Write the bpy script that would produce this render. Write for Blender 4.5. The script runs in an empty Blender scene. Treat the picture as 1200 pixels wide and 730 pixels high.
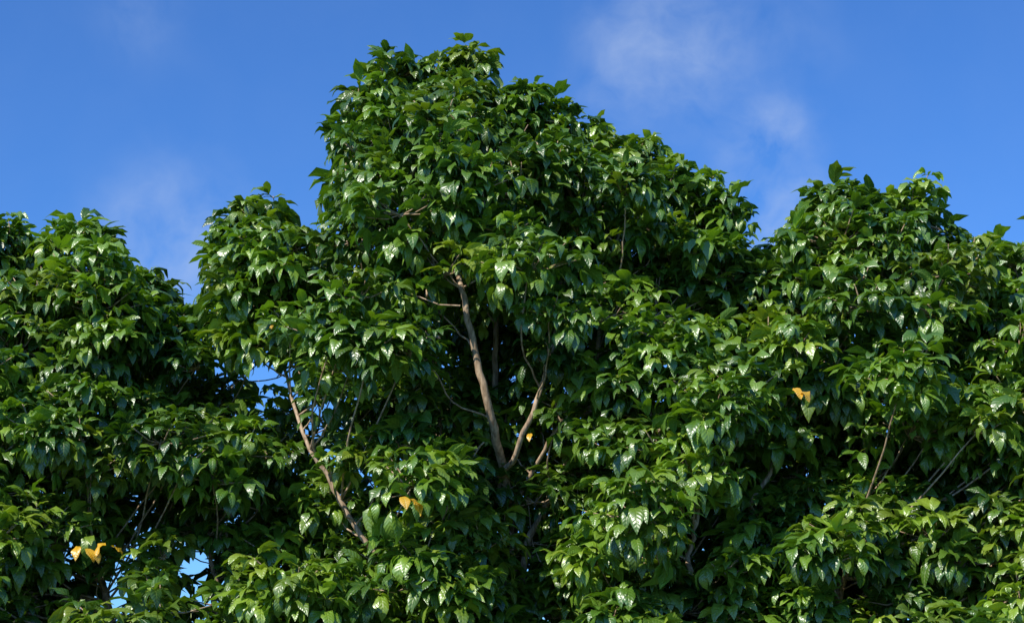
import bpy, math, random
import numpy as np
from mathutils import Vector, Matrix

random.seed(11); rng = np.random.default_rng(11)
scene = bpy.context.scene
scene.view_settings.view_transform = 'Standard'
scene.view_settings.look = 'None'
scene.view_settings.exposure = 0

# ------------------------------------------------------------------ camera
CAMP = np.array([0.0, -10.0, 1.6]); PITCH = math.radians(13.5); FD = 10.28
cd = bpy.data.cameras.new("camera"); cam = bpy.data.objects.new("camera", cd)
scene.collection.objects.link(cam); scene.camera = cam
cam.location = CAMP; cam.rotation_euler = (math.pi/2+PITCH, 0, 0)
cd.sensor_width = 36; cd.lens = 36*FD/6.0; cd.clip_end = 6000
SUN = np.array([-0.52, -0.60, 0.80]); SUN /= np.linalg.norm(SUN)

FW = np.array([0, math.cos(PITCH), math.sin(PITCH)])
UP = np.array([0, -math.sin(PITCH), math.cos(PITCH)])
def survey_dir(a, b):
    d = FW*FD + np.array([1., 0, 0])*(a-600)/200 + UP*(365-b)/200
    return d/np.linalg.norm(d)
def survey(a, b, y=0.0):
    """bearing/elevation of a surveyed point -> world position on the plane at depth y"""
    d = survey_dir(a, b)
    return CAMP + d*((y-CAMP[1])/d[1])

# ------------------------------------------------------------------ materials
def newmat(name):
    m = bpy.data.materials.new(name); m.use_nodes = True
    nt = m.node_tree; nt.nodes.clear(); return m, nt, nt.nodes, nt.links
def N(nodes, t, **kw):
    n = nodes.new(t)
    for k, v in kw.items(): setattr(n, k, v)
    return n
def math_node(nodes, links, op, a, b=None, c=None):
    n = nodes.new("ShaderNodeMath"); n.operation = op
    for i, v in enumerate((a, b, c)):
        if v is None: continue
        if isinstance(v, (int, float)): n.inputs[i].default_value = v
        else: links.new(v, n.inputs[i])
    return n.outputs[0]

def leaf_material():
    m, nt, nodes, links = newmat("puriri_leaf")
    M = lambda op, a, b=None, c=None: math_node(nodes, links, op, a, b, c)
    att = N(nodes, "ShaderNodeAttribute", attribute_name="tint")
    sep = N(nodes, "ShaderNodeSeparateColor"); links.new(att.outputs["Color"], sep.inputs[0])
    uv = N(nodes, "ShaderNodeUVMap", uv_map="UVMap")
    sx = N(nodes, "ShaderNodeSeparateXYZ"); links.new(uv.outputs[0], sx.inputs[0])
    u = M('ABSOLUTE', M('SUBTRACT', sx.outputs[0], 0.5)); v = sx.outputs[1]
    r1 = N(nodes, "ShaderNodeValToRGB"); links.new(sep.outputs[0], r1.inputs[0])
    e = r1.color_ramp.elements
    e[0].position = 0; e[0].color = (0.024, 0.078, 0.008, 1)
    e[1].position = 1; e[1].color = (0.195, 0.340, 0.024, 1)
    x = e.new(0.5); x.color = (0.080, 0.184, 0.014, 1)
    mx = N(nodes, "ShaderNodeMix", data_type='RGBA'); links.new(sep.outputs[1], mx.inputs[0])
    links.new(r1.outputs[0], mx.inputs[6]); mx.inputs[7].default_value = (0.38, 0.46, 0.040, 1)
    my = N(nodes, "ShaderNodeMix", data_type='RGBA'); links.new(sep.outputs[2], my.inputs[0])
    links.new(mx.outputs[2], my.inputs[6]); my.inputs[7].default_value = (0.90, 0.47, 0.02, 1)
    mid = M('SUBTRACT', 1.0, M('MULTIPLY', u, 22.0)); mid = M('MAXIMUM', mid, 0.0)
    ph = M('MULTIPLY', M('SUBTRACT', v, M('MULTIPLY', u, 0.42)), 2*math.pi*8.0)
    wave = M('SINE', ph)
    vein = M('MAXIMUM', M('MULTIPLY', M('SUBTRACT', M('MULTIPLY', wave, -1.0), 0.6), 2.4), 0.0)
    vv = M('MINIMUM', M('ADD', M('MULTIPLY', mid, 0.38), M('MULTIPLY', vein, 0.16)), 0.6)
    mv = N(nodes, "ShaderNodeMix", data_type='RGBA'); links.new(vv, mv.inputs[0])
    links.new(my.outputs[2], mv.inputs[6]); mv.inputs[7].default_value = (0.26, 0.36, 0.06, 1)
    geo = N(nodes, "ShaderNodeNewGeometry")
    bf = M('ADD', M('MULTIPLY', geo.outputs["Backfacing"], 0.2), 1.0)
    sc = N(nodes, "ShaderNodeVectorMath", operation='SCALE')
    links.new(mv.outputs[2], sc.inputs[0]); links.new(bf, sc.inputs[3])
    h = M('ADD', M('MULTIPLY', wave, 0.5), M('MULTIPLY', mid, -1.2))
    bp = N(nodes, "ShaderNodeBump"); bp.inputs["Strength"].default_value = 0.5
    bp.inputs["Distance"].default_value = 0.0022; links.new(h, bp.inputs["Height"])
    p = N(nodes, "ShaderNodeBsdfPrincipled"); links.new(sc.outputs[0], p.inputs["Base Color"])
    rr = M('ADD', M('ADD', 0.36, M('MULTIPLY', geo.outputs["Backfacing"], 0.30)), M('MULTIPLY', sep.outputs[0], 0.08))
    links.new(rr, p.inputs["Roughness"]); p.inputs["Specular IOR Level"].default_value = 0.6
    links.new(bp.outputs[0], p.inputs["Normal"])
    # waxy cuticle on the upper face only
    links.new(M('MULTIPLY', M('SUBTRACT', 1.0, geo.outputs["Backfacing"]), M('ADD', 0.45, M('MULTIPLY', sep.outputs[0], 0.55))), p.inputs["Coat Weight"])
    p.inputs["Coat Roughness"].default_value = 0.31; p.inputs["Coat IOR"].default_value = 1.62
    bp2 = N(nodes, "ShaderNodeBump"); bp2.inputs["Strength"].default_value = 0.26
    bp2.inputs["Distance"].default_value = 0.0020; links.new(h, bp2.inputs["Height"])
    links.new(bp2.outputs[0], p.inputs["Coat Normal"])
    t = N(nodes, "ShaderNodeBsdfTranslucent")
    tc = N(nodes, "ShaderNodeVectorMath", operation='MULTIPLY'); links.new(sc.outputs[0], tc.inputs[0])
    tc.inputs[1].default_value = (1.9, 2.1, 0.4); links.new(tc.outputs[0], t.inputs["Color"])
    ms = N(nodes, "ShaderNodeMixShader"); ms.inputs[0].default_value = 0.14
    links.new(p.outputs[0], ms.inputs[1]); links.new(t.outputs[0], ms.inputs[2])
    o = N(nodes, "ShaderNodeOutputMaterial"); links.new(ms.outputs[0], o.inputs[0])
    return m

def bark_material():
    m, nt, nodes, links = newmat("puriri_bark")
    geo = N(nodes, "ShaderNodeNewGeometry")
    mp = N(nodes, "ShaderNodeMapping"); mp.inputs["Scale"].default_value = (1, 1, 0.25)
    links.new(geo.outputs["Position"], mp.inputs[0])
    nz = N(nodes, "ShaderNodeTexNoise"); nz.inputs["Scale"].default_value = 60; nz.inputs["Detail"].default_value = 5
    links.new(mp.outputs[0], nz.inputs["Vector"])
    r = N(nodes, "ShaderNodeValToRGB"); links.new(nz.outputs[0], r.inputs[0])
    e = r.color_ramp.elements
    e[0].position = 0.32; e[0].color = (0.22, 0.14, 0.08, 1)
    e[1].position = 0.66; e[1].color = (0.60, 0.44, 0.29, 1)
    bp = N(nodes, "ShaderNodeBump"); bp.inputs["Strength"].default_value = 0.5; bp.inputs["Distance"].default_value = 0.005
    links.new(nz.outputs[0], bp.inputs["Height"])
    p = N(nodes, "ShaderNodeBsdfPrincipled"); p.inputs["Roughness"].default_value = 0.85
    links.new(r.outputs[0], p.inputs["Base Color"]); links.new(bp.outputs[0], p.inputs["Normal"])
    o = N(nodes, "ShaderNodeOutputMaterial"); links.new(p.outputs[0], o.inputs[0])
    return m
LEAF = leaf_material(); BARK = bark_material()

# ------------------------------------------------------------------ leaves (vectorised)
ROWS_H = np.array([0, .10, .25, .42, .60, .80, 1.0]); WID_H = np.array([.05, .46, .83, 1.0, .92, .50, .0])
COL_H = np.array([-1, -.55, 0, .55, 1.0]); LIFT_H = np.array([.05, .12, 0, .12, .05])
ROWS_L = np.array([0, .3, .65, 1.0]); WID_L = np.array([.1, .95, .85, .0])
COL_L = np.array([-1, 0, 1.0]); LIFT_L = np.array([.18, 0, .18])

class LeafBatch:
    def __init__(s): s.d = []
    def add(s, base, az, th0, bend, L, W, roll, tint): s.d.append((*base, az, th0, bend, L, W, roll, *tint))

def leaf_geo(data, rows, wid, cols, lift):
    D = np.array(data, dtype=np.float64); n = len(D); R = len(rows); C = len(cols)
    base = D[:, 0:3]; az, th0, bend, L, W, roll = [D[:, i] for i in range(3, 9)]
    h = np.stack([np.cos(az), np.sin(az), np.zeros(n)], 1)
    s0 = np.stack([-np.sin(az), np.cos(az), np.zeros(n)], 1)
    fine = 24; us = np.linspace(0, 1, fine+1)
    cur = base.copy(); pts = [cur]
    for k in range(fine):
        th = th0 - bend*((us[k]+.5/fine)**0.95)
        cur = cur + (L/fine)[:, None]*(np.cos(th)[:, None]*h + np.sin(th)[:, None]*np.array([0, 0, 1.]))
        pts.append(cur)
    pts = np.stack(pts, 1)
    verts = np.zeros((n, R, C, 3))
    asym = rng.normal(0, .45, (n, 2)); phs = rng.uniform(0, 6.28, (n, 2)); amp = rng.uniform(.08, .26, n)
    for i, v in enumerate(rows):
        f = v*fine; a = int(min(f, fine-1)); w = f-a
        p = pts[:, a]*(1-w)+pts[:, a+1]*w
        th = th0 - bend*(v**0.95)
        t = np.cos(th)[:, None]*h + np.sin(th)[:, None]*np.array([0, 0, 1.])
        nrm = np.cross(t, s0)
        rl = (roll*(0.4+0.9*v))[:, None]
        s = s0*np.cos(rl)+nrm*np.sin(rl); nn = nrm*np.cos(rl)-s0*np.sin(rl)
        for j, c in enumerate(cols):
            wl = W*0.5*wid[i]
            sd = 0 if c < 0 else 1
            rip = W*wid[i]*(lift[j]*(1+asym[:, sd]) + amp*c*c*np.sin(v*11.0+phs[:, sd]))
            verts[:, i, j] = p + s*(c*wl)[:, None] + nn*rip[:, None]
    idx = np.arange(R*C).reshape(R, C)
    q = np.stack([idx[:-1, :-1], idx[:-1, 1:], idx[1:, 1:], idx[1:, :-1]], -1).reshape(-1, 4)
    # wind so that the geometric front face is the upper (sky-side) leaf surface
    v0 = verts.reshape(n, -1, 3)[0]; g0 = np.cross(v0[q[len(q)//2][1]]-v0[q[len(q)//2][0]], v0[q[len(q)//2][3]]-v0[q[len(q)//2][0]])
    tt = pts[0, 13]-pts[0, 11]; up0 = np.cross(tt, s0[0])
    if g0@up0 < 0: q = q[:, ::-1]
    faces = (q[None]+(np.arange(n)*R*C)[:, None, None]).reshape(-1, 4)
    uvv = np.zeros((R, C, 2)); uvv[..., 0] = (cols[None, :]*0.5*wid[:, None]+0.5); uvv[..., 1] = rows[:, None]
    uv = np.tile(uvv.reshape(1, -1, 2), (n, 1, 1)).reshape(-1, 2)
    tint = np.repeat(D[:, 9:12], R*C, axis=0)
    return verts.reshape(-1, 3), faces, uv, tint

def leaves_object(name, hi, lo, parent):
    V = []; F = []; U = []; T = []; off = 0
    for b, prof in ((hi, (ROWS_H, WID_H, COL_H, LIFT_H)), (lo, (ROWS_L, WID_L, COL_L, LIFT_L))):
        if not b.d: continue
        v, f, u, t = leaf_geo(b.d, *prof)
        V.append(v); F.append(f+off); U.append(u); T.append(t); off += len(v)
    V = np.concatenate(V).astype(np.float32); F = np.concatenate(F).astype(np.int32)
    U = np.concatenate(U); T = np.concatenate(T)
    me = bpy.data.meshes.new(name)
    me.vertices.add(len(V)); me.vertices.foreach_set("co", V.ravel())
    me.loops.add(F.size); me.loops.foreach_set("vertex_index", F.ravel())
    me.polygons.add(len(F)); me.polygons.foreach_set("loop_start", np.arange(0, F.size, 4, dtype=np.int32))
    me.update(calc_edges=True)
    me.polygons.foreach_set("use_smooth", np.ones(len(F), dtype=bool))
    uvl = me.uv_layers.new(name="UVMap"); uvl.data.foreach_set("uv", U[F.ravel()].astype(np.float32).ravel())
    ca = me.color_attributes.new("tint", 'FLOAT_COLOR', 'POINT')
    c4 = np.ones((len(V), 4), np.float32); c4[:, :3] = T; ca.data.foreach_set("color", c4.ravel())
    me.materials.append(LEAF); me.update()
    ob = bpy.data.objects.new(name, me); scene.collection.objects.link(ob); ob.parent = parent
    return ob

# ------------------------------------------------------------------ wood
class Wood:
    def __init__(s): s.v = []; s.f = []
    def tube(s, pts, rad, sides=6):
        P = np.array(pts, float); n = len(P); off = len(s.v)
        T = np.empty_like(P); T[1:-1] = P[2:]-P[:-2]; T[0] = P[1]-P[0]; T[-1] = P[-1]-P[-2]
        T /= np.linalg.norm(T, axis=1)[:, None]+1e-9
        A = np.cross(T, np.array([0.31, 0.9, 0.12])); A /= np.linalg.norm(A, axis=1)[:, None]+1e-9; B = np.cross(T, A)
        q = 2*math.pi*np.arange(sides)/sides
        V = P[:, None]+np.array(rad)[:, None, None]*(np.cos(q)[None, :, None]*A[:, None]+np.sin(q)[None, :, None]*B[:, None])
        s.v += V.reshape(-1, 3).tolist()
        for i in range(n-1):
            for k in range(sides):
                k2 = (k+1) % sides
                s.f.append((off+i*sides+k, off+i*sides+k2, off+(i+1)*sides+k2, off+(i+1)*sides+k))
        s.f.append(tuple(off+(n-1)*sides+k for k in range(sides)))
    def build(s, name, parent):
        me = bpy.data.meshes.new(name); me.from_pydata(s.v, [], s.f); me.update()
        me.polygons.foreach_set("use_smooth", np.ones(len(me.polygons), dtype=bool))
        me.materials.append(BARK)
        ob = bpy.data.objects.new(name, me); scene.collection.objects.link(ob); ob.parent = parent
        return ob

def smooth_path(ctrl, n_per=6, wob=0.012):
    c = [np.array(p, float) for p in ctrl]; c = [2*c[0]-c[1]]+c+[2*c[-1]-c[-2]]
    out = []
    for i in range(1, len(c)-2):
        for k in range(n_per):
            t = k/n_per
            out.append(0.5*((2*c[i])+(-c[i-1]+c[i+1])*t+(2*c[i-1]-5*c[i]+4*c[i+1]-c[i+2])*t*t+(-c[i-1]+3*c[i]-3*c[i+1]+c[i+2])*t**3)
                       + rng.normal(0, wob, 3)*(1 if k else 0.3))
    out.append(c[-2]); return out

# ------------------------------------------------------------------ crown layout
TOP = [(-260, 300), (-120, 240), (0, 270), (60, 276), (100, 258), (125, 264), (140, 305), (185, 318), (205, 345), (225, 370), (252, 380), (255, 275),
       (270, 242), (300, 228), (328, 236), (345, 280), (388, 280), (395, 205), (398, 130), (418, 98), (448, 70), (500, 60), (545, 54), (572, 68),
       (596, 104), (640, 114), (680, 124), (705, 150), (760, 166), (785, 178), (800, 206), (845, 222), (865, 240), (878, 290), (918, 290),
       (950, 244), (985, 220), (1040, 214), (1085, 216), (1108, 232), (1126, 272), (1165, 288), (1200, 286), (1300, 240), (1480, 300)]
TX = [p[0] for p in TOP]; TY = [p[1] for p in TOP]
def top(a): return float(np.interp(a, TX, TY))
HOLLOW = [(585, 420, 50, 88, 1.2), (745, 322, 60, 46, 1.0), (640, 560, 58, 70, 1.1), (1000, 545, 75, 48, 1.0), (700, 410, 40, 60, .9),
          (330, 590, 55, 60, .9), (420, 620, 50, 70, .8), (300, 470, 42, 60, 1.0), (885, 570, 40, 50, .8), (90, 680, 70, 40, .9),
          (250, 660, 30, 60, .7), (520, 480, 40, 50, .6), (800, 650, 35, 60, .7), (1110, 560, 45, 50, .8), (170, 590, 40, 50, .8),
          (1000, 690, 40, 40, .8), (640, 690, 50, 50, .8), (640, 250, 40, 30, .6), (860, 390, 40, 35, .6), (1090, 400, 45, 40, .6), (180, 440, 40, 40, .6), (440, 300, 30, 40, .5)]
SKYGAP = [(298, 465, 7, 18), (232, 668, 11, 24), (85, 645, 9, 9), (135, 695, 20, 13), (375, 495, 7, 12), (318, 430, 6, 6),
          (262, 428, 6, 6), (165, 610, 7, 9), (520, 415, 4, 4), (345, 452, 6, 6), (55, 575, 6, 6), (160, 560, 5, 5), (405, 470, 4, 4), (420, 560, 4, 5), (215, 520, 4, 4)]
def hollow(a, b):
    m = 0
    for (ca, cb, ra, rb, d) in HOLLOW:
        q = ((a-ca)/ra)**2+((b-cb)/rb)**2
        if q < 4: m = max(m, d*math.exp(-q*q*0.6))
    return m
def to_ab(p):
    d = np.asarray(p)-CAMP; f = d@FW
    return 600+d[0]/f*FD*200, 365-(d@UP)/f*FD*200
def in_gap(p):
    a, b = to_ab(p)
    return any(((a-ca)/(ra+15))**2+((b-cb)/(rb+15))**2 < 1 for ca, cb, ra, rb in SKYGAP)
def tree_of(a, b):
    if a < 238+18*math.sin(b/60): return 0
    if a < 885+22*math.sin(b/70+1): return 1
    return 2

OPEN = []; OPENR = []
for (a0, b0, y0), (a1, b1, y1), rr in [((541, 340, -1.0), (575, 488, -.9), .125), ((634, 480, -.9), (605, 530, -.85), .08), ((357, 515, -.9), (375, 555, -.95), .05),
        ((410, 610, -1.0), (430, 638, -1.0), .05), ((455, 655, -1.0), (474, 666, -.9), .05), ((814, 625, -1.15), (803, 655, -1.1), .045),
        ((118, 685, -.7), (130, 730, -.7), .065), ((248, 655, -.7), (262, 730, -.7), .065),
        ((636, 600, -.6), (618, 660, -.5), .075), ((655, 510, -.7), (628, 550, -.6), .055), ((582, 400, -.4), (582, 460, -.35), .06), ((706, 350, -.4), (701, 385, -.45), .06)]:
    p0 = survey(a0, b0, y0); p1 = survey(a1, b1, y1)
    for t in np.linspace(0, 1, 7): OPEN.append(p0*(1-t)+p1*t); OPENR.append(rr)
OPEN = np.array(OPEN); OPENR = np.array(OPENR)
VIEWN = -np.array([0, .97, .23])
def blocks_open(P, k=1.0):
    D = P-OPEN
    for axis, kk, ln in ((SUN, .9, 1.2), (VIEWN, 1.2, 1.5)):
        t = D@axis; perp = np.linalg.norm(D-t[:, None]*axis, axis=1)
        if np.any((t > -.03) & (t < ln) & (perp < OPENR*k*kk)): return True
    return False

clumps = []
def add_clump(a, b, y, r, side, lod, crest=False):
    clumps.append(dict(c=survey(a, b, y), r=r, side=side, tree=tree_of(a, b), lod=lod, a=a, b=b, crest=crest))
a = -240
while a < 1450:
    b = top(a); r = random.uniform(.085, .16)
    add_clump(a, b+r*200*0.7+8+random.uniform(-12, 20), random.uniform(-.2, .15), r, -1, 'hi', True)
    if random.random() < .7: add_clump(a+random.uniform(-12, 12), b+random.uniform(55, 85), random.uniform(.1, .5), random.uniform(.18, .24), 1, 'lo')
    slope = abs(top(a+8)-top(a-8))/16
    a += random.uniform(20, 34)/max(1, min(4, math.hypot(1, slope)))
pl = []
for _ in range(16000):
    a = random.uniform(-260, 1460); b = random.uniform(60, 800)
    tp = max(top(a-22), top(a), top(a+22))
    if b < tp+46: continue
    r = random.uniform(.11, .23)
    if any(((a-q[0])/1.1)**2+((b-q[1])*1.12)**2 < (115*(r+q[2]))**2 for q in pl): continue
    s = (b-top(a))/200
    y = -1.35*(1-math.exp(-s/0.85)) + random.gauss(0, .27) + hollow(a, b)*1.0
    if any(((a-ca)/(ra+r*100))**2+((b-cb)/(rb+r*100))**2 < 1 for ca, cb, ra, rb in SKYGAP): continue
    pl.append((a, b, r)); add_clump(a, b, y, r, -1, 'hi')
for (y0, n, rr, side) in ((-.4, 150, (.18, .30), -1), (.45, 180, (.22, .34), 1), (1.0, 115, (.25, .36), 1)):
    got = []; t = 0
    while t < 5000 and len(got) < n:
        t += 1
        a = random.uniform(-260, 1460); b = random.uniform(90, 860)
        tp = max(top(a-30), top(a), top(a+30))
        if b < tp+(60 if y0 < .9 else 110): continue
        r = random.uniform(*rr)
        if any((a-q[0])**2+(b-q[1])**2 < (90*(r+q[2]))**2 for q in got): continue
        if y0 < 0 and hollow(a, b) > .5: continue
        got.append((a, b, r)); add_clump(a, b, y0+random.gauss(0, .12), r, side, 'lo')
for i in range(80):
    a = random.uniform(-260, 1460)
    p = survey(a, 800, random.choice((-1.2, -.9, .7, 1.0))+random.gauss(0, .15)); p[2] = random.uniform(1.2, 1.8)
    clumps.append(dict(c=p, r=random.uniform(.22, .32), side=-1 if p[1] < 0 else 1, tree=tree_of(a, 730), lod='lo', a=a, b=850, crest=False))

# ------------------------------------------------------------------ stems
S = lambda a, b, y: survey(a, b, y)
STEMS = {
 0: dict(foot=[-2.75, .1], stems=[
    ([S(60, 900, .2), S(70, 730, .1), S(60, 560, .1), S(50, 400, .1), S(60, 310, 0)], .040),
    ([S(140, 860, -.3), S(130, 730, -.7), S(116, 670, -.7), S(100, 600, -.5), S(98, 470, -.3), S(110, 330, 0)], .020),
    ([S(0, 860, .2), S(30, 740, .0), S(108, 685, -.1), S(180, 560, .0), S(190, 430, .1)], .026),
    ([S(-90, 860, .2), S(-110, 600, .1), S(-90, 330, .1)], .04)]),
 1: dict(foot=[.12, .2], stems=[
    ([S(615, 900, .2), S(605, 700, -.2), S(594, 570, -.6), S(576, 490, -.9), S(556, 410, -.96), S(541, 338, -1.0), S(522, 250, -.6), S(500, 120, .0)], .023),
    ([S(620, 900, .2), S(590, 650, .1), S(582, 500, -.3), S(581, 380, -.4), S(585, 250, 0), S(560, 110, .1)], .020),
    ([S(640, 880, .1), S(585, 600, -.5), S(605, 530, -.85), S(634, 455, -.9), S(655, 360, -.6), S(665, 180, .0)], .016),
    ([S(640, 880, .1), S(612, 680, -.5), S(640, 590, -.6), S(690, 480, -.5), S(708, 350, -.4), S(740, 220, .0)], .019),
    ([S(600, 860, .0), S(478, 668, -.9), S(432, 640, -1.0), S(385, 560, -.95), S(355, 505, -.9), S(320, 380, -.4), S(300, 280, .0)], .014),
    ([S(600, 880, .0), S(500, 640, -.3), S(470, 520, -.3), S(440, 400, -.2), S(430, 200, .0)], .022),
    ([S(660, 860, .0), S(795, 700, -1.1), S(806, 650, -1.15), S(818, 600, -1.15), S(830, 480, -.7), S(820, 300, .0)], .014),
    ([S(560, 900, .1), S(545, 640, .0), S(512, 470, -.1), S(500, 330, .0)], .020),
    ([S(640, 880, .0), S(600, 640, -.5), S(622, 555, -.6), S(655, 500, -.7), S(690, 440, -.5), S(720, 330, -.3), S(700, 200, 0)], .011),
    ([S(640, 880, .0), S(690, 660, -.3), S(770, 520, -.4), S(790, 400, -.2), S(780, 250, 0)], .020),
    ([S(500, 900, .0), S(360, 800, -.4), S(262, 730, -.7), S(254, 680, -.7), S(245, 640, -.7), S(250, 540, -.4), S(270, 400, .1)], .015)]),
 2: dict(foot=[2.35, .1], stems=[
    ([S(1040, 900, .1), S(985, 730, -.8), S(1002, 630, -.9), S(1010, 520, -.4), S(1020, 380, .0), S(1040, 260, .0)], .019),
    ([S(1060, 880, .1), S(1060, 640, .0), S(1100, 480, .0), S(1110, 320, .1)], .030),
    ([S(1020, 880, .1), S(900, 720, -.5), S(880, 605, -.9), S(905, 540, -.9), S(930, 400, -.4), S(950, 280, .0)], .014),
    ([S(1080, 880, .1), S(1180, 660, .0), S(1230, 480, .0), S(1260, 330, .1)], .030)])}
trees = []
for i in range(3):
    e = bpy.data.objects.new("puriri_tree", None); scene.collection.objects.link(e); trees.append(e)
wood = [Wood() for _ in range(3)]; HI = [LeafBatch() for _ in range(3)]; LO = [LeafBatch() for _ in range(3)]
stempts = []
for k, sd in STEMS.items():
    fx, fy = sd['foot']; fork = np.array([fx, fy, .75])
    wood[k].tube(smooth_path([np.array([fx, fy, -.15]), np.array([fx+.02, fy, .2]), fork+np.array([0, 0, .2])], 5, .004), list(np.linspace(.15, .09, 11)), 14)
    sp = []
    for ctrl, r in sd['stems']:
        path = smooth_path([fork+rng.normal(0, .03, 3)]+ctrl, 6, .004)
        m = len(path); rad = [r*(1.5-1.1*j/(m-1)) for j in range(m)]
        wood[k].tube(path, rad, 9)
        sp += [(p, rad[j]) for j, p in enumerate(path) if p[2] > 1.2]
    stempts.append((np.array([p for p, _ in sp]), [q for _, q in sp]))

def rosette(k, P, d, lod, cl_tone, cl_pale, scale=1.0):
    d = d/np.linalg.norm(d)
    ref = np.array([0, 0, 1.]) if abs(d[2]) < .9 else np.array([1., 0, 0])
    e1 = np.cross(d, ref); e1 /= np.linalg.norm(e1); e2 = np.cross(d, e1)
    B = (HI if lod == 'hi' else LO)[k]
    rt = random.gauss(0, .18)
    palebase = max(0, random.gauss(cl_pale, .16))
    phi0 = random.uniform(0, 6.28)
    droop = random.gauss(0, .17)
    nodes = random.choice((2, 2, 3)) if lod == 'hi' else 2
    for nd in range(nodes):
        for s in range(2):
            if random.random() < .08: continue
            phi = phi0+nd*math.pi/2+s*math.pi+random.gauss(0, .25)
            tilt = math.radians(random.uniform(38, 66)+nd*16)
            pd = math.cos(tilt)*d+math.sin(tilt)*(math.cos(phi)*e1+math.sin(phi)*e2)
            pl_ = scale*random.uniform(.03, .06)*(0.8+.3*nd)
            b0 = P-d*nd*.045
            az = math.atan2(pd[1], pd[0]); el = math.asin(max(-1, min(1, pd[2])))
            tone = min(1, max(0, cl_tone+rt+random.gauss(0, .18)-.06*nd))
            pale = min(1, max(0, palebase+random.gauss(0, .06)))
            if lod == 'hi': LO[k].add(b0, az, el, .35, pl_, .005, 0, (.9, .6, 0))
            mid_el = el-.17
            tip = b0+pl_*np.array([math.cos(az)*math.cos(mid_el), math.sin(az)*math.cos(mid_el), math.sin(mid_el)])
            ls = scale*random.uniform(.78, 1.2)
            nlf = random.choice((3, 3, 3, 4)) if lod == 'hi' else 3
            for q in range(nlf):
                off = (q-(nlf-1)/2)*(.90 if nlf == 3 else .68)+random.gauss(0, .16)
                L = ls*.153*(1-.18*abs(off))*random.uniform(.85, 1.1)
                th0 = min(el, .8)+.16-.2*abs(off)+droop+random.gauss(0, .22)
                B.add(tip, az+off, th0, random.uniform(.9, 2.3), L, L*random.uniform(.34, .44),
                      random.gauss(0, .45), (tone, pale, 0))
    for s in range(random.choice((2, 2, 4)) if lod == 'hi' else 0):
        phi = phi0+s*math.pi+.8+random.gauss(0, .2)
        B.add(P, phi, random.uniform(.6, 1.2), random.uniform(.6, 1.5), scale*random.uniform(.05, .09), scale*random.uniform(.018, .03),
              random.gauss(0, .3), (.85, random.uniform(.1, .5), 0))

for cl in clumps:
    k = cl['tree']; c = cl['c']; r = cl['r']; side = cl['side']; hi = cl['lod'] == 'hi'
    sp, sr = stempts[k]
    dv = c-sp; dist = np.linalg.norm(dv, axis=1)
    cost = dist+.9*np.maximum(0, .8-dv[:, 2]/(dist+1e-6))
    j = int(np.argmin(cost)); st = sp[j]
    D = np.linalg.norm(c-st)
    if not blocks_open(c, .7):
        midp = st*.5+c*.5+np.array([random.gauss(0, .04), random.gauss(0, .04), -.10*D])
        br = min(sr[j]*.6, .004+.0035*min(D, 1.0))
        path = smooth_path([st, midp, c], 4, .004)
        wood[k].tube(path, list(np.linspace(br, .0035, len(path))), 6)
    tone = min(.95, max(.05, .45+random.gauss(0, .18)))
    cp = random.choice((-.15, -.15, -.1, 0, .2))
    n = int((16.5 if hi else 7)*(r/.22)**2)+3
    out = np.array([0, side*.75, .65])
    for _ in range(n):
        for _t in range(30):
            dr = rng.normal(0, 1, 3); dr /= np.linalg.norm(dr)
            if dr@out > -.25+random.random()*.3: break
        rf = random.uniform(.7, 1.2)
        if cl['crest'] and random.random() < .25: rf += random.uniform(.2, .7)
        P = c+dr*r*rf*(np.array([1.25, 1.1, .75]) if hi and not cl['crest'] else 1.0)
        if in_gap(P) or blocks_open(P): continue
        ab = to_ab(P)
        if ab[1] < top(ab[0])+(10 if not hi else random.uniform(-16, 8)): continue
        d = dr*.6+np.array([0, 0, .75])+rng.normal(0, .18, 3)
        rosette(k, P, d, cl['lod'] if P[2] > 1.9 else 'lo', tone, cp, random.uniform(.72, 1.12))
        q = c*.6+P*.4-np.array([0, 0, .02])
        wood[k].tube([c-dr*.02, q, P+d*.01], [.005, .004, .0025], 4)

for (a_, b_, y_, n_) in ((930, 455, -1.75, 2), (471, 582, -2.0, 3), (92, 640, -1.6, 3), (123, 636, -1.6, 2), (312, 378, -1.4, 1), (621, 508, -1.1, 1)):
    k = tree_of(a_, b_)
    for i in range(n_):
        HI[k].add(survey(a_+i*7, b_+i*3, y_-i*.015), -math.pi/2+random.uniform(-.9, .9)+i, -.2, 1.3, random.uniform(.085, .115) if n_ > 1 else .07, .05 if n_ > 1 else .032, .3, (.5, 0, random.uniform(.75, .95)))

for k in range(3):
    wood[k].build("trunk_and_branches", trees[k])
    leaves_object("leaves", HI[k], LO[k], trees[k])

# ------------------------------------------------------------------ ground (lawn)
m, nt, nodes, links = newmat("lawn_grass")
geo = N(nodes, "ShaderNodeNewGeometry"); nz = N(nodes, "ShaderNodeTexNoise"); nz.inputs["Scale"].default_value = 3; nz.inputs["Detail"].default_value = 6
links.new(geo.outputs["Position"], nz.inputs["Vector"])
r = N(nodes, "ShaderNodeValToRGB"); links.new(nz.outputs[0], r.inputs[0])
r.color_ramp.elements[0].position = .3; r.color_ramp.elements[0].color = (.03, .06, .015, 1)
r.color_ramp.elements[1].position = .7; r.color_ramp.elements[1].color = (.07, .11, .03, 1)
p = N(nodes, "ShaderNodeBsdfPrincipled"); p.inputs["Roughness"].default_value = .9; links.new(r.outputs[0], p.inputs["Base Color"])
o = N(nodes, "ShaderNodeOutputMaterial"); links.new(p.outputs[0], o.inputs[0])
me = bpy.data.meshes.new("ground"); g = 2500
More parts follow.
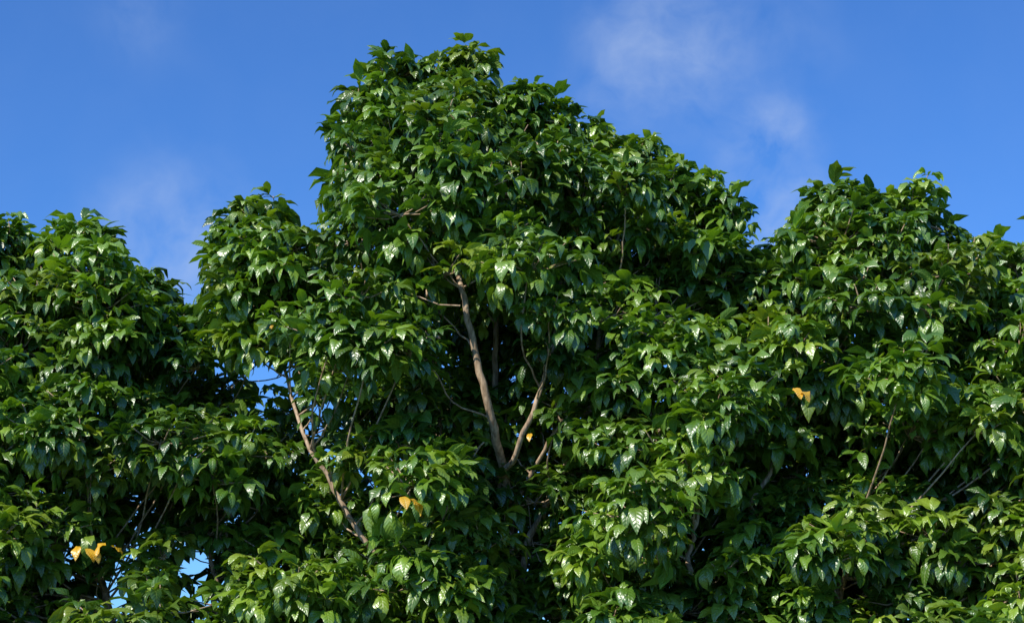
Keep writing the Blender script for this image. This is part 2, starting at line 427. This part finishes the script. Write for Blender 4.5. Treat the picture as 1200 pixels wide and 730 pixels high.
me.from_pydata([(-g, -g, 0), (g, -g, 0), (g, g, 0), (-g, g, 0)], [], [(0, 1, 2, 3)]); me.materials.append(m)
scene.collection.objects.link(bpy.data.objects.new("ground", me))

# ------------------------------------------------------------------ sun + sky
sdir = Vector(SUN)
sl = bpy.data.lights.new("sun", 'SUN'); sl.energy = 5.0; sl.angle = math.radians(.53); sl.color = (1, .95, .84)
so = bpy.data.objects.new("sun", sl); scene.collection.objects.link(so)
so.rotation_euler = sdir.to_track_quat('Z', 'Y').to_euler(); so.location = (-20, -25, 30)
w = bpy.data.worlds.new("World"); scene.world = w; w.use_nodes = True
nodes = w.node_tree.nodes; links = w.node_tree.links; nodes.clear()
sky = N(nodes, "ShaderNodeTexSky", sky_type='NISHITA'); sky.sun_disc = False
sky.sun_elevation = math.asin(sdir.z); sky.sun_rotation = math.atan2(sdir.x, sdir.y) % (2*math.pi)
sky.air_density = 1.0; sky.dust_density = 0.1; sky.ozone_density = 3.0
tint = N(nodes, "ShaderNodeVectorMath", operation='MULTIPLY'); links.new(sky.outputs[0], tint.inputs[0])
tint.inputs[1].default_value = (0.45, 0.85, 1.42)
tc = N(nodes, "ShaderNodeTexCoord")
M = lambda op, a, b=None, c=None: math_node(nodes, links, op, a, b, c)
wn = N(nodes, "ShaderNodeTexNoise"); wn.inputs["Scale"].default_value = 12; wn.inputs["Detail"].default_value = 3
links.new(tc.outputs["Generated"], wn.inputs["Vector"])
wv = N(nodes, "ShaderNodeVectorMath", operation='SUBTRACT'); links.new(wn.outputs["Color"], wv.inputs[0]); wv.inputs[1].default_value = (.5, .5, .5)
ws = N(nodes, "ShaderNodeVectorMath", operation='SCALE'); links.new(wv.outputs[0], ws.inputs[0]); ws.inputs[3].default_value = .06
wa = N(nodes, "ShaderNodeVectorMath", operation='ADD'); links.new(tc.outputs["Generated"], wa.inputs[0]); links.new(ws.outputs[0], wa.inputs[1])
tot = None
for (a_, b_, ra, st) in ((780, 62, .045, .50), (755, 100, .03, .45), (890, 170, .034, .5), (915, 255, .028, .8), (205, 285, .042, .5), (165, 30, .03, .15), (845, 45, .05, .2)):
    dn = N(nodes, "ShaderNodeVectorMath", operation='DISTANCE'); links.new(wa.outputs[0], dn.inputs[0]); dn.inputs[1].default_value = survey_dir(a_, b_)
    mr = N(nodes, "ShaderNodeMapRange", interpolation_type='SMOOTHSTEP'); links.new(dn.outputs["Value"], mr.inputs[0])
    mr.inputs[1].default_value = 0; mr.inputs[2].default_value = ra*1.6; mr.inputs[3].default_value = st; mr.inputs[4].default_value = 0
    tot = mr.outputs[0] if tot is None else M('MAXIMUM', tot, mr.outputs[0])
cn = N(nodes, "ShaderNodeTexNoise"); cn.inputs["Scale"].default_value = 26; cn.inputs["Detail"].default_value = 5; cn.inputs["Roughness"].default_value = .55
links.new(wa.outputs[0], cn.inputs["Vector"])
cm = N(nodes, "ShaderNodeMapRange"); links.new(cn.outputs[0], cm.inputs[0]); cm.inputs[1].default_value = .28; cm.inputs[2].default_value = .68
fac = M('MULTIPLY', tot, cm.outputs[0])
fac = M('ADD', fac, M('MULTIPLY', cm.outputs[0], .02))
mx = N(nodes, "ShaderNodeMix", data_type='RGBA'); links.new(fac, mx.inputs[0]); links.new(tint.outputs[0], mx.inputs[6])
mx.inputs[7].default_value = (4.2, 5.2, 7.2, 1)
bg = N(nodes, "ShaderNodeBackground"); links.new(mx.outputs[2], bg.inputs[0]); bg.inputs[1].default_value = .12
o = N(nodes, "ShaderNodeOutputWorld"); links.new(bg.outputs[0], o.inputs[0])
